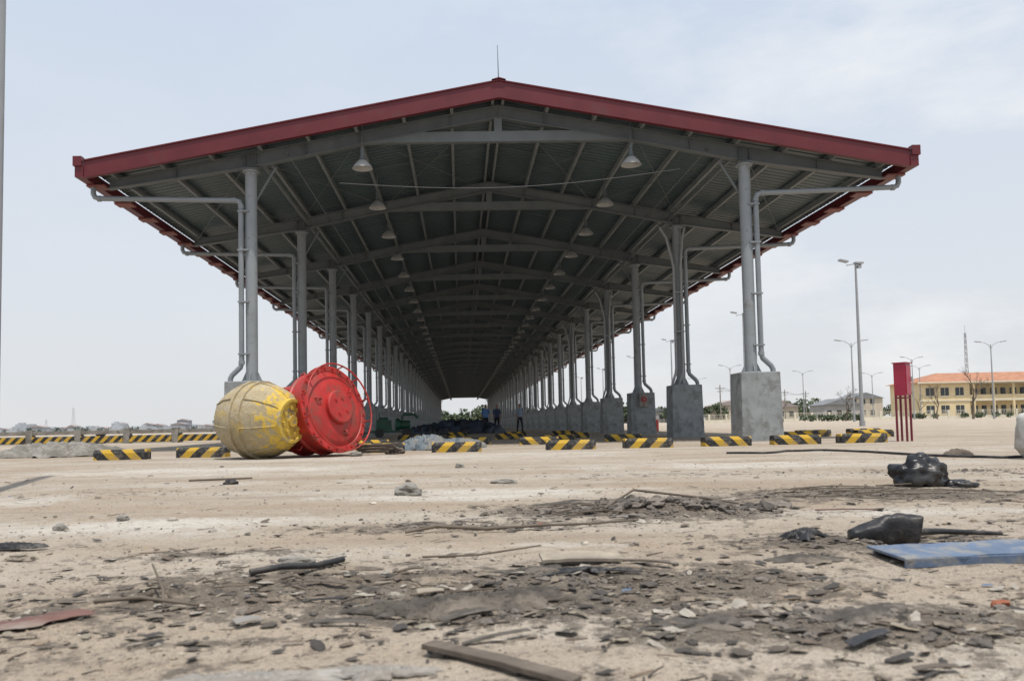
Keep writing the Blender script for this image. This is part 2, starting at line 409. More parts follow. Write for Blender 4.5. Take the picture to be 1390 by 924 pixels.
for i in range(22):
    c=DARK[[0,0,1,1,2,2,2,3,3,4,4,5,5,8,2,3,4,1,7,12,16,4][i]]
    x=random.gauss(c[0],c[2]*.45);y=max(1.55,random.gauss(c[1],c[3]*.4));s=random.uniform(.05,.15)*(.6+.15*y)
    crumple('matted_debris',x,y,s,s*random.uniform(.3,.5),random.uniform(.010,.022),M['mat'] if i%3 else M['ash'],30,30+i*1.7,random.gauss(0,.2),edge=1.0,freq=7,lift=.0)
crumple('tarpaulin',-.70,16.9,.62,.5,.32,M['tarp'],48,4,.05,freq=4)
crumple('tarpaulin',-.05,17.8,.6,.45,.22,M['tarp'],40,14,.05,freq=4)
crumple('tarpaulin',.1,46,2.4,1.3,.9,M['tarpblue'],30,6,.05)
crumple('tarpaulin',-1.6,42,1.4,1.0,.6,M['tarpblue'],30,7,.05)
crumple('concrete_rubble_mound',-8.5,17.3,1.2,.9,.32,M['conc2'],34,8,.05,freq=5)
crumple('clay_tile_fragment',-1.13,2.13,.15,.065,.015,M['tile'],24,10,.35,edge=.3)
crumple('rubber_scrap',-1.88,3.5,.13,.028,.03,M['black'],18,11,.05)
crumple('soil_lump',6.1,9.9,.18,.1,.09,M['wood'],18,12)
def bagblob(name,x,y,s,sc,seed,mt):
    v,f=ico(4);mb=MB();vs=[]
    for p in v:
        p=Vector(p);n=mnoise.noise(p*1.5+Vector((seed,0,0)));r1=1-2*abs(mnoise.noise(p*2.6+Vector((0,seed,0))));r2=1-2*abs(mnoise.noise(p*5.5+Vector((0,0,seed))))
        k=.8+.35*n+.22*r1+.10*r2;q=p*k*s
        vs.append((q.x*sc[0],q.y*sc[1],max(q.z*sc[2],-s*sc[2]*.55)))
    mb.add(vs,f,0,True);mb.build(name,[mt],loc=(x,y,s*sc[2]*.52))
M['bagblack']=mat('black_plastic',(.012,.012,.014),.35,9,.3,(.05,.045,.04),.3,.004,40)
bagblob('black_plastic_bag',3.24,5.7,.16,(1.2,.9,.9),3.3,M['bagblack']);bagblob('black_plastic_bag',3.45,5.6,.08,(1.4,.9,.45),8.1,M['bagblack'])
def rubber():
    mb=MB();n=22;seg=18;vs=[];fs=[]
    for i in range(n):
        t=i/(n-1);x=-.13+.25*t
        h=.028+.030*math.sin(min(1,t*1.25)*math.pi*.62)**1.5;w=.036+.014*math.sin(t*5+.6)
        for k in range(seg):
            a=2*math.pi*k/seg;e=.65
            c=math.copysign(abs(math.cos(a))**e,math.cos(a));s_=math.copysign(abs(math.sin(a))**e,math.sin(a))
            wob=1+.22*mnoise.noise(Vector((x*22,math.cos(a)*2,math.sin(a)*2)))
            vs.append((x+.012*s_*t,c*w*wob,max(.003,h+s_*h*wob)))
    for i in range(n-1):
        for k in range(seg): fs.append((i*seg+k,i*seg+(k+1)%seg,(i+1)*seg+(k+1)%seg,(i+1)*seg+k))
    fs.append(tuple(range(seg-1,-1,-1)))
    mb.add(vs,fs,0,True);o=mb.build('rubber_boot_piece',[M['black']],loc=(1.64,3.14,.008));o.rotation_euler=(0,0,-.2)
    m=o.modifiers.new('t','SOLIDIFY');m.thickness=.006
    mb=MB();mb.tube([(1.72,3.2,.03),(1.8,3.22,.04),(1.95,3.3,.03),(2.2,3.3,.015)],[.02,.016,.012,.008],8);mb.build('rubber_hose_scrap',[M['black']])
rubber()
def board(name,cx,cy,L,W,T,rot,mt,tilt=(0,0),seed=0,z=.006,lip=0):
    mb=MB();n=14;vs=[];fs=[];r=random.Random(seed)
    for i in range(n):
        t=i/(n-1);j0=(r.random()-.5)*.10*W;j1=(r.random()-.5)*.10*W;x=(t-.5)*L
        if i==0 or i==n-1: xa,xb=x+(r.random()-.5)*.06*L,x+(r.random()-.5)*.06*L
        else: xa=xb=x
        b=.004*math.sin(t*3)
        vs+=[(xa,-W/2+j0,b),(xb,W/2+j1,b),(xb,W/2+j1,T+b),(xa,-W/2+j0,T+b)]
    for i in range(n-1):
        a=i*4
        for k in range(4): fs.append((a+k,a+(k+1)%4,a+4+(k+1)%4,a+4+k))
    fs+=[(0,1,2,3),tuple(reversed(((n-1)*4,(n-1)*4+1,(n-1)*4+2,(n-1)*4+3)))]
    mb.add(vs,fs)
    if lip:
        mb.box(-L/2+.01,L/2-.01,-W/2-.004,-W/2+.004,-lip,T*.9);mb.box(-L/2+.01,L/2-.01,W/2-.004,W/2+.004,-lip,T*.9)
    o=mb.build(name,[mt],merge=True,loc=(cx,cy,gzz(cx,cy)+z));o.rotation_euler=(tilt[0],tilt[1],rot)
    bv=o.modifiers.new('b','BEVEL');bv.width=.0012;bv.segments=2;return o
board('blue_painted_board',1.92,2.82,.92,.19,.010,.04,M['plankblue'],(.08,-.01),1,.030,.022)
board('wooden_plank',.07,1.66,.38,.045,.012,-.72,M['wood'],(0,.02),2,.008)
board('pale_board',.41,2.86,.28,.11,.012,.05,M['woodlt'],(.08,.02),3,.02)
board('wooden_slat',.5,3.0,.22,.012,.006,.15,M['woodlt'],(0,.02),4)
board('cardboard_scrap',-.1,2.42,.08,.04,.004,.15,M['woodlt'],(.1,.02),5,.012)
board('wooden_slat',.62,2.75,.16,.02,.006,-.2,M['wood'],(0,.05),6,.012)
board('wooden_slat',2.05,4.3,.34,.012,.007,.02,M['tile'],(0,.02),7)
board('cardboard_scrap',-.55,2.1,.07,.04,.003,.5,M['plasticsheet'],(.1,.02),12,.012)
for i in range(22):
    c=random.choice(DARK);x=random.gauss(c[0],c[2]*.6);y=max(1.6,random.gauss(c[1],c[3]*.6))
    board('bark_strip',x,y,random.uniform(.05,.18),random.uniform(.012,.035),.003,random.gauss(.05,.5),random.choice([M['wood'],M['wood'],M['ash'],M['black'],M['plasticsheet']]),(random.gauss(0,.08),random.gauss(0,.03)),40+i,.010)
def stick(name,pts,r,mt):
    mb=MB();n=len(pts);P=[(x,y,gzz(x,y)+r[i]+z) for i,(x,y,z) in enumerate(pts)];mb.tube(P,r,8);return mb.build(name,[mt])
stick('black_pipe_scrap',[(-.69,2.66,.01),(-.6,2.72,.013),(-.5,2.80,.016),(-.42,2.88,.02)],[.011]*4,M['black'])
stick('dead_branch',[(-.26,3.72,.01),(-.12,3.8,.02),(.1,3.76,.01),(.35,3.8,.012),(.6,3.84,.01),(.85,3.93,.02)],[.006,.009,.008,.007,.006,.004],M['trunk'])
stick('dead_branch',[(-.15,3.0,.01),(.05,3.04,.01),(.3,3.14,.02)],[.004,.004,.003],M['trunk'])
stick('dead_branch',[(-1.05,2.35,.01),(-.9,2.3,.03),(-.72,2.24,.01)],[.006,.006,.004],M['trunk'])
stick('dead_branch',[(-.83,2.28,.0),(-.86,2.36,.04),(-.92,2.44,.09)],[.004,.004,.003],M['trunk'])
stick('dead_branch',[(.75,4.3,.02),(.95,4.5,.05),(1.3,4.35,.03),(1.5,4.4,.02)],[.006,.007,.006,.004],M['trunk'])
stick('dead_branch',[(-2.6,7.8,.01),(-2.3,7.9,.01),(-2.0,7.8,.02)],[.01,.01,.008],M['trunk'])
def stickpile(name,cx,cy,sx,sy,n,L0,L1):
    mb=MB()
    for i in range(n):
        x=cx+random.uniform(-sx,sx);y=cy+random.uniform(-sy,sy);a=random.gauss(.05,.35);L=random.uniform(L0,L1);r=random.uniform(.0025,.0055)
        pts=[(x,y,.01),(x+L*.5*math.cos(a),y+L*.5*math.sin(a)+random.gauss(0,.015),random.uniform(.01,.03)),(x+L*math.cos(a),y+L*math.sin(a),.01)]
        mb.tube([(p[0],p[1],gzz(p[0],p[1])+p[2]+r) for p in pts],[r,r*.9,r*.5],6)
    mb.build(name,[M['trunk']])
stickpile('dead_branch_litter',2.6,5.2,.7,.4,16,.15,.7);stickpile('dead_branch_litter',.9,4.45,.5,.3,14,.12,.4);stickpile('dead_branch_litter',-.5,2.55,.5,.2,7,.05,.2)
cab=[(3.9,11.9),(4.4,11.6),(5.0,12.2),(5.5,12.3),(5.75,11.4),(5.7,10.4),(5.9,9.6),(6.2,9.2),(6.7,9.3),(7.4,9.0)]
cp=[]
for i in range(len(cab)-1):
    for k in range(6):
        t=k/6;t2=t*t*(3-2*t);cp.append((cab[i][0]+(cab[i+1][0]-cab[i][0])*t,cab[i][1]+(cab[i+1][1]-cab[i][1])*t2,.0))
stick('black_cable',cp,[.016]*len(cp),M['black'])
def rock(name,x,y,s,mt,sc=(1,1,.7),sub=3,amp=.45,z=None):
    v,f=ico(sub);mb=MB();vs=[]
    for p in v:
        p=Vector(p);k=1+amp*mnoise.noise(p*1.3+Vector((x,y,0)))+amp*.6*mnoise.noise(p*3.1+Vector((x,0,y)));p=p*k*s
        vs.append((p.x*sc[0],p.y*sc[1],p.z*sc[2]))
    mb.add(vs,f);mb.build(name,[mt],loc=(x,y,(gzz(x,y)+s*sc[2]*.45) if z is None else z))
rock('rock',-.39,5.9,.075,M['conc2'],(1.2,1,.75));rock('rock',.36,6.9,.07,M['conc2'],(1.6,1,.35))
rock('rock',-2.1,7.45,.05,M['black'],(1.2,1,.6));rock('rock',-1.77,3.3,.04,M['woodlt'],(1.5,1,.5));rock('brick_chip',1.42,2.15,.018,mat('brick_chip_red',(.30,.10,.05),.8),(1.3,1,.8),2)
rock('rock',-.02,9.5,.05,M['conc2']);rock('rock',-1.9,4.6,.035,M['conc2']);rock('rock',-2.05,4.2,.035,M['conc2']);rock('rock',-.62,3.05,.04,M['conc2'],(1.6,.9,.4))
def sack():
    v,f=ico(4);mb=MB();vs=[]
    for p in v:
        p=Vector(p);sg=lambda a,e:math.copysign(abs(a)**e,a)
        q=Vector((sg(p.x,.7)*.28,sg(p.y,.7)*.28,sg(p.z,.6)*.30));k=1+.12*mnoise.noise(p*2.2)+.06*mnoise.noise(p*6)
        if p.z>.7: q.x*=.9;q.y*=.9
        vs.append(tuple(q*k))
    mb.add(vs,f,0,True)
    mb.tube([(-.2,0,.27),(-.15,.02,.36),(-.02,0,.38),(.08,-.02,.28)],.02,8)
    mb.build('bulk_sack',[M['bag']],loc=(6.52,8.9,.27))
sack()

# ------------------------------------------------------------------ shed
SH=empty('open_sided_canopy_shed',(1.0,0,0))
HW=9.3;Y0=18.0;NF=31;S=6.0;YF=18.7;Y1=YF+S*(NF-1)+1.2;CX=5.78;PH=1.58;ZR=8.14
zs=lambda x:ZR-.184*abs(x)
fr=MB()
def ibeam(mb,x0,z0,d0,x1,z1,d1,w=.17,tf=.02,wb=.008):
    P=lambda a,b,c,d:[(x0,z0-a),(x1,z1-b),(x1,z1-d),(x0,z0-c)]
    mb.prism(P(0,0,tf,tf),-w/2,w/2);mb.prism(P(d0-tf,d1-tf,d0,d1),-w/2,w/2);mb.prism(P(tf+.001,tf+.001,d0-tf-.001,d1-tf-.001),-wb,wb)
pt=.175
for sg in(-1,1):
    ibeam(fr,0.002*sg,zs(0)-pt,.30,sg*3.2,zs(3.2)-pt,.30)
    ibeam(fr,sg*3.203,zs(3.2)-pt,.30,sg*CX,zs(CX)-pt,.34)
    ibeam(fr,sg*(CX+.003),zs(CX)-pt,.34,sg*9.05,zs(9.05)-pt,.20)
    for xs in(1.1,3.2,4.5,CX-.12,CX+.12,7.5):
        x=sg*xs;fr.prism([(x-.006,zs(x)-pt-.022),(x+.006,zs(x)-pt-.022),(x+.006,zs(x)-pt-.275),(x-.006,zs(x)-pt-.275)],-.08,-.0095)
    fr.prism([(sg*(CX-.2),zs(CX)-pt-.385),(sg*(CX+.2),zs(CX)-pt-.385),(sg*(CX+.2),zs(CX)-pt-.41),(sg*(CX-.2),zs(CX)-pt-.41)],-.2,.2)
    fr.tube([(sg*(CX-.04),.12,5.75),(sg*(CX-.55),.12,6.62)],.035,8)
zt=7.34;zl=7.10
xt=(ZR-pt-.305-zt)/.184;xl=(ZR-pt-.305-zl)/.184
fr.prism([(-xt,zt),(xt,zt),(xl,zl),(-xl,zl)],-.075,.075)
fr.box(-.09,.09,-.07,.07,zt+.002,ZR-.485)
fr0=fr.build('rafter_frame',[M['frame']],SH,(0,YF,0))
for i in range(1,NF): inst(fr0,'rafter_frame',(0,YF+i*S,0),parent=SH)
pu=MB()
for i in range(-8,9):
    x=i*1.11;z=zs(x)-.004
    if i==0:
        for s_ in(-.12,.12):
            pu.box(s_-.03,s_+.03,Y0+.02,Y1,z-.17,z-.03)
        continue
    w=.065
    pu.box(x-.003,x+.003,Y0+.02,Y1,z-.168,z-.014);pu.box(x+.0032,x+w,Y0+.02,Y1,z-.168,z-.163);pu.box(x+.0032,x+w,Y0+.02,Y1,z-.022,z-.016)
    pu.box(x+w+.0005,x+w+.004,Y0+.02,Y1,z-.168,z-.14)
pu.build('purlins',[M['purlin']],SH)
br=MB()
for bay in list(range(0,30,4)):
    ya=YF+bay*S;yb=ya+S
    for sg in(-1,1):
        for xa,xb in((.3,3.2),(3.2,5.8),(5.8,9)):
            for (p,q) in((xa,xb),(xb,xa)):
                br.tube([(sg*p,ya,zs(p)-.27),(sg*q,yb,zs(q)-.27)],.009,5)
for bay in range(0,30):
    ym=YF+bay*S+3
    for sg in(-1,1): br.tube([(sg*.2,ym,zs(.2)-.1),(sg*9.0,ym,zs(9.0)-.1)],.007,4)
br.build('bracing_rods',[M['frame']],SH)
sb=MB()
for sg in(-1,1):
    sb.tube([(sg*(CX-.25),YF,6.70),(sg*(CX-.25),Y1-1.2,6.70)],.045,8)
    sb.tube([(sg*4.9,Y0+.5,6.85),(sg*4.9,Y1-1.2,6.85)],.018,6)
sb.build('longitudinal_struts',[M['frame']],SH)
ys=[];hs=[];y=Y0
while y<Y1:
    for dy,h in((0,0),(.15,0),(.17,.02),(.20,.02)):
        ys.append(y+dy);hs.append(h)
    y+=.22
n=len(ys)
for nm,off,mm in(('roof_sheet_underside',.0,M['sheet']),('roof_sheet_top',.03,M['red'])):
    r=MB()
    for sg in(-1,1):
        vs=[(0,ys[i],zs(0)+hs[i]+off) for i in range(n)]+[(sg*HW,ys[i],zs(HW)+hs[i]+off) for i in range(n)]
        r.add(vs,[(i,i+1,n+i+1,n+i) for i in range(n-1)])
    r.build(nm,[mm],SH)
fa=MB()
for ya,yb in((Y0-.06,Y0-.002),(Y1+.23,Y1+.3)):
    for sg in(-1,1):
        fa.prism([(0,zs(0)+.10),(sg*HW,zs(HW)+.10),(sg*HW,zs(HW)-.26),(0,zs(0)-.26)],ya,yb)
        fa.prism([(0,zs(0)+.13),(sg*HW,zs(HW)+.13),(sg*HW,zs(HW)+.101),(0,zs(0)+.101)],ya-.03,yb+.08)
        fa.prism([(sg*.0,zs(0)-.263),(sg*HW,zs(HW)-.263),(sg*HW,zs(HW)-.28),(0,zs(0)-.28)],ya-.015,yb+.04)
fa.prism([(-.16,ZR+.12),(0,ZR+.17),(.16,ZR+.12),(0,ZR+.14)],Y0-.12,Y1+.3)
for sg in(-1,1):
    a,b=sorted((sg*(HW+.003),sg*(HW+.19)))
    fa.box(a,b,Y0-.08,Y1+.3,zs(HW)-.26,zs(HW)-.02)
    a2,b2=sorted((sg*(HW+.03),sg*(HW+.22)));fa.box(a2,b2,Y0-.12,Y0+.05,zs(HW)-.018,zs(HW)+.20)
    yy=Y0+.5
    while yy<Y1:
        a,b=sorted((sg*(HW-.22),sg*(HW+.20)));fa.box(a,b,yy,yy+.35,zs(HW)-.30,zs(HW)-.265,mat=1);yy+=1.5
fa.build('red_fascia_and_gutter',[M['red'],M['pink']],SH)
mb=MB();mb.tube([(0,Y0,ZR+.12),(-.01,Y0,9.1)],[.014,.006],6);mb.build('lightning_rod',[M['steeldark']],SH)
co=MB()
co.tube([(0,0,PH+.03),(0,0,6.50)],.135,24);co.tube([(0,0,PH+.005),(0,0,PH+.03)],.24,8)
co.tube([(0,0,6.45),(0,0,6.488)],.19,16)
for k in range(4):
    co.prism([(.13,PH+.03),(.23,PH+.03),(.13,PH+.25)],-.006,.006,mtx=Matrix.Rotation(k*math.pi/2,4,'Z'))
c0=co.build('column',[M['steel']],SH,(CX,YF,0))
pe=MB();pe.box(-.48,.48,-.40,.40,-.1,PH,top=.94)
pe0=pe.build('column_pedestal',[M['conc']],SH,(CX+.08,YF,0));bv=pe0.modifiers.new('b','BEVEL');bv.width=.02;bv.segments=2
def pipe_right():
    p=MB();X=9.38;V=CX+.21
    p.tube([(X,-.1,6.14),(X,-.1,5.98),(X-.04,-.1,5.90),(X-.12,-.1,5.87),(V+.13,-.1,5.78),(V+.04,-.1,5.75),(V,-.1,5.66),(V,-.1,2.0),(V+.03,-.1,1.91),(V+.22,-.1,1.73),(V+.26,-.1,1.65),(V+.26,-.1,PH+.005)],.06,10)
    for z in(2.2,3.4,4.6,5.5): p.box(CX+.02,V+.07,-.175,-.025,z,z+.03)
    p.tube([(V,-.1,1.98),(V,-.1,2.06)],.07,10);p.tube([(V,-.1,5.58),(V,-.1,5.66)],.07,10);p.tube([(V+.12,-.1,5.78),(V+.2,-.1,5.783)],.07,10);p.tube([(X-.1,-.1,5.866),(X-.18,-.1,5.864)],.07,10)
    return p
pr0=pipe_right().build('downpipe',[M['pvc']],SH,(0,YF,0))
for i in range(NF):
    for sg in(-1,1):
        if not(i==0 and sg==1):
            inst(c0,'column',(sg*CX,YF+i*S,0),(0,0,random.choice((0,math.pi))),SH)
            q=inst(pe0,'column_pedestal',(sg*(CX+.08),YF+i*S,0),parent=SH)
            if i<6: bv=q.modifiers.new('b','BEVEL');bv.width=.02;bv.segments=2
            inst(pr0,'downpipe',(0,YF+i*S,0),parent=SH,scale=(sg,1,1))
cd=MB()
for dx,top in((-.19,-.38),(.02,.18)):
    cd.tube([(dx*1.0-.12,-.12,PH+.01),(dx-.02,-.2,1.95),(dx,-.2,2.1),(dx+.01,-.2,5.2),(dx+top*.5,-.22,6.1),(dx+top,-.2,6.42)],.04,8)
cd.box(-.22,.1,-.25,-.15,3.2,3.23);cd.box(-.22,.1,-.25,-.15,4.4,4.43)
cd0=cd.build('cable_conduit',[M['galv']],SH,(CX,YF+S,0))
for i in range(2,NF,2): inst(cd0,'cable_conduit',(CX,YF+(i+1)*S,0),parent=SH)
lp=MB()
prof=[(.045,.40),(.05,.30),(.07,.22),(.10,.18),(.19,.08),(.235,.0),(.225,.0),(.17,.08),(.08,.16),(.001,.17)]
lp.lathe(prof,20,mats=[1,1,1,0,0,0,0,0,0]);lp.tube([(0,0,.395),(0,0,.46)],.05,10,mat=1);lp.tube([(0,0,.46),(0,0,1.05)],.012,6,mat=1)
lp0=lp.build('pendant_lamp',[M['white'],M['steeldark']],SH,(-3.15,18.4,6.42))
for i in range(52):
    for x in(-3.15,3.05):
        if i==0 and x<0: continue
        inst(lp0,'pendant_lamp',(x,18.4+i*3.4,6.42),parent=SH)
wr=MB()
wr.tube([(-3.9+8.5*t/20,YF+1.2,6.55-.28*math.sin(math.pi*t/20)+.012*t) for t in range(21)],.009,5)
wr.build('overhead_wires',[M['galv']],SH)
mb=MB();sx=CX+1.08;mb.box(sx-.165,sx+.165,YF+2*S-.54,YF+2*S-.42,1.06,1.56);mb.tube([(sx,YF+2*S-.58,1.32),(sx,YF+2*S-.542,1.32)],.10,16,mat=1)
mb.tube([(sx,YF+2*S-.59,1.32),(sx,YF+2*S-.582,1.32)],.04,12,mat=0);mb.tube([(sx,YF+2*S-.56,1.13),(sx,YF+2*S-.542,1.13)],.03,12,mat=1)
mb.build('switch_box',[M['conc2'],M['redbuoy']])

# ------------------------------------------------------------------ hazard kerb blocks
kb=MB()
prof=[(-.13,0),(.13,0),(.13,.13),(.10,.19),(-.10,.19),(-.13,.13)]
vs=[(-.46,a,b) for a,b in prof]+[(.46,a,b) for a,b in prof];n=6
kb.add(vs,[tuple(range(n-1,-1,-1)),tuple(range(n,2*n))]+[(i,(i+1)%n,n+(i+1)%n,n+i) for i in range(n)])
kb0=None
pos=[(-6.0,14.5),(-4.7,14.9),(-1.55,15.6,.15),(-.08,15.1),(2.05,15.2),(3.55,15.4),(5.08,15.5),(6.5,15.7),(7.9,15.9),
     (-2.2,19.6),(.3,20.5),(1.85,19.3),(2.6,22),(4.2,21),(9.6,22),(8.4,20),(11.5,23),(-.4,24),(1.6,27),(3.8,27),(-1.8,29),(-3.9,18.6),(10.4,20.3),(2.2,33),(4.3,34),(-.2,36)]
for p in pos:
    x,y=p[0],p[1]
    if kb0 is None:
        kb0=kb.build('hazard_kerb_block',[M['stripe']],loc=(x,y,0));o=kb0
    else: o=inst(kb0,'hazard_kerb_block',(x,y,0))
    o.rotation_euler=(0,0,p[2] if len(p)>2 else random.gauss(0,.05));o.location.z=-.01
    if random.random()<.4: o.rotation_euler[2]+=math.pi
    bv=o.modifiers.new('b','BEVEL');bv.width=.012;bv.segments=2

# ------------------------------------------------------------------ yellow buoy
def orient(ax,loc,spin=0):
    z=Vector(ax).normalized();x=Vector((0,0,1)).cross(z).normalized();y=z.cross(x)
    m=Matrix((x,y,z)).transposed().to_4x4();m.translation=Vector(loc);return m@Matrix.Rotation(spin,4,'Z')
yb=MB()
prof=[(.001,-.76),(.24,-.76),(.27,-.73),(.46,-.57),(.585,-.34),(.63,-.13),(.635,-.125),(.665,-.12),(.665,-.07),(.635,-.065),(.635,.065),(.665,.07),(.665,.12),(.63,.125),(.585,.34),(.47,.57),(.38,.66),(.365,.72),(.32,.72),(.31,.69),(.001,.69)]
yb.lathe(prof,20)
for i in range(8):
    a=i*math.pi/4
    yb.box(-.03,.03,-.03,.03,.0,.04,mtx=Matrix.Translation((.22*math.cos(a),.22*math.sin(a),.685)))
    yb.tube([(r*math.cos(a),r*math.sin(a),z) for r,z in [(.28,-.73),(.465,-.57),(.59,-.34),(.64,-.13)]],.010,6)
    yb.tube([(r*math.cos(a),r*math.sin(a),z) for r,z in [(.64,.13),(.59,.34),(.475,.57),(.385,.66)]],.010,6)
yb.tube([(0,0,.68),(0,0,.73)],.10,20)
o=yb.build('yellow_mooring_buoy',[M['buoy']]);o.matrix_world=orient((.89,-.45,-.04),(-3.40,13.75,.645),.2)
# ------------------------------------------------------------------ red buoy
rb=MB()
prof=[(.001,-1.22),(.42,-1.22),(.50,-1.16),(.60,-.88),(.64,-.86),(.64,-.82),(.615,-.80),(.69,-.42),(.725,-.40),(.725,-.36),(.70,-.34),(.72,-.05),(.77,-.04),(.77,0),(.68,.0),(.67,-.01),(.66,-.01),(.58,.03),(.45,.065),(.30,.085),(.295,.15),(.27,.165),(.001,.17)]
rb.lathe(prof,48)
for i in range(24):
    a=i*math.pi/12
    rb.tube([(.725*math.cos(a),.725*math.sin(a),-.06),(.725*math.cos(a),.725*math.sin(a),.03)],.02,6)
ring=[(.765*math.cos(a*math.pi/24),.765*math.sin(a*math.pi/24),.15) for a in range(49)]
rb.tube(ring,.015,8,cap=False)
for i in range(12):
    a=i*math.pi/6+.1
    rb.tube([(.75*math.cos(a),.75*math.sin(a),0),(.765*math.cos(a),.765*math.sin(a),.15)],.013,8)
for a in (0.6,2.7,4.8):
    rb.tube([(.42*math.cos(a),.42*math.sin(a),.06),(.42*math.cos(a),.42*math.sin(a),.12),(.50*math.cos(a),.50*math.sin(a),.12),(.50*math.cos(a),.50*math.sin(a),.04)],.014,6)
for a in (1.1,2.2,4.1,5.6):
    rb.tube([(.15*math.cos(a),.15*math.sin(a),.16),(.15*math.cos(a),.15*math.sin(a),.19)],.02,8)
for i in range(8):
    a=i*math.pi/4
    rb.tube([(.66*math.cos(a),.66*math.sin(a),-.58),(.76*math.cos(a),.76*math.sin(a),-.56),(.77*math.cos(a),.77*math.sin(a),-.48),(.68*math.cos(a),.68*math.sin(a),-.46)],.018,6)
o=rb.build('red_navigation_buoy',[M['redbuoy']]);o.matrix_world=orient((.79,-.55,.22),(-2.17,14.0,.82),.1)
stick('rope_coil',[(-1.55+.25*math.cos(a*.5)*(1+.02*a),14.5+.2*math.sin(a*.5),.02+.004*a) for a in range(40)],[.02]*40,M['wood'])
rock('rock',-1.80,13.9,.08,M['conc2'],(1.5,1,.7));rock('rock',-1.2,14.7,.12,M['wood'],(1.5,1,.7))

# ------------------------------------------------------------------ red hose cabinet
e=empty('fire_hose_cabinet',(8.93,16.2,0),(0,0,.75))
mb=MB();mb.box(-.15,.15,-.11,.11,.92,1.56);mb.box(-.13,.13,-.125,-.111,.95,1.53);mb.box(-.17,.17,-.14,.13,1.562,1.585)
mb.tube([(.10,-.145,1.2),(.10,-.145,1.3)],.01,6,mat=1)
mb.build('cabinet_box',[M['redbox'],M['galv']],e)
mb=MB()
for x in(-.13,.13):
    for y in(-.09,.09): mb.box(x-.018,x+.018,y-.018,y+.018,0,.919)
for z in(.86,):
    for x in(-.13,.13): mb.box(x-.014,x+.014,-.071,.071,z,z+.03)
    for y in(-.09,.09): mb.box(-.111,.111,y-.014,y+.014,z,z+.03)
mb.build('cabinet_legs',[M['redleg']],e)
mb=MB();mb.lathe([(.001,0),(.18,0),(.19,.02),(.19,.28),(.2,.3),(.19,.32),(.19,.55),(.17,.58),(.001,.58)],20);mb.build('red_barrel',[M['redbuoy']],loc=(9.6,40,0))

# ------------------------------------------------------------------ green machine
e=empty('green_pump_unit',(-3.0,36,0),(0,0,.1))
mb=MB()
mb.box(-.9,.9,-.45,-.38,.22,.32);mb.box(-.9,.9,.38,.45,.22,.32);mb.box(-.9,-.82,-.379,.379,.222,.318);mb.box(.82,.9,-.379,.379,.222,.318)
mb.box(-.75,-.05,-.32,.32,.33,.78,top=.94);mb.box(-.65,-.2,-.25,.25,.785,.90,top=.85)
mb.tube([(.1,0,.55),(.75,0,.55)],.20,20);mb.lathe([(.001,-.1),(.27,-.1),(.30,-.04),(.30,.04),(.27,.1),(.001,.1)],22,mtx=Matrix.Translation((.2,-.0,.55))@Matrix.Rotation(math.pi/2,4,'Y'))
mb.tube([(.4,0,.7),(.4,0,.95),(.5,0,1.02),(.95,-.1,1.0),(1.1,-.1,.85)],.06,10);mb.tube([(-.6,.1,.88),(-.6,.1,1.12)],.03,8)
for x in(-.6,.6):
    for y in(-.5,.5):
        mb.tube([(x,y-.06,.2),(x,y+.06,.2)],.2,18,mat=1)
mb.tube([(-.9,0,.27),(-1.5,0,.15)],.03,8)
mb.build('pump_body',[M['green'],M['black']],e)

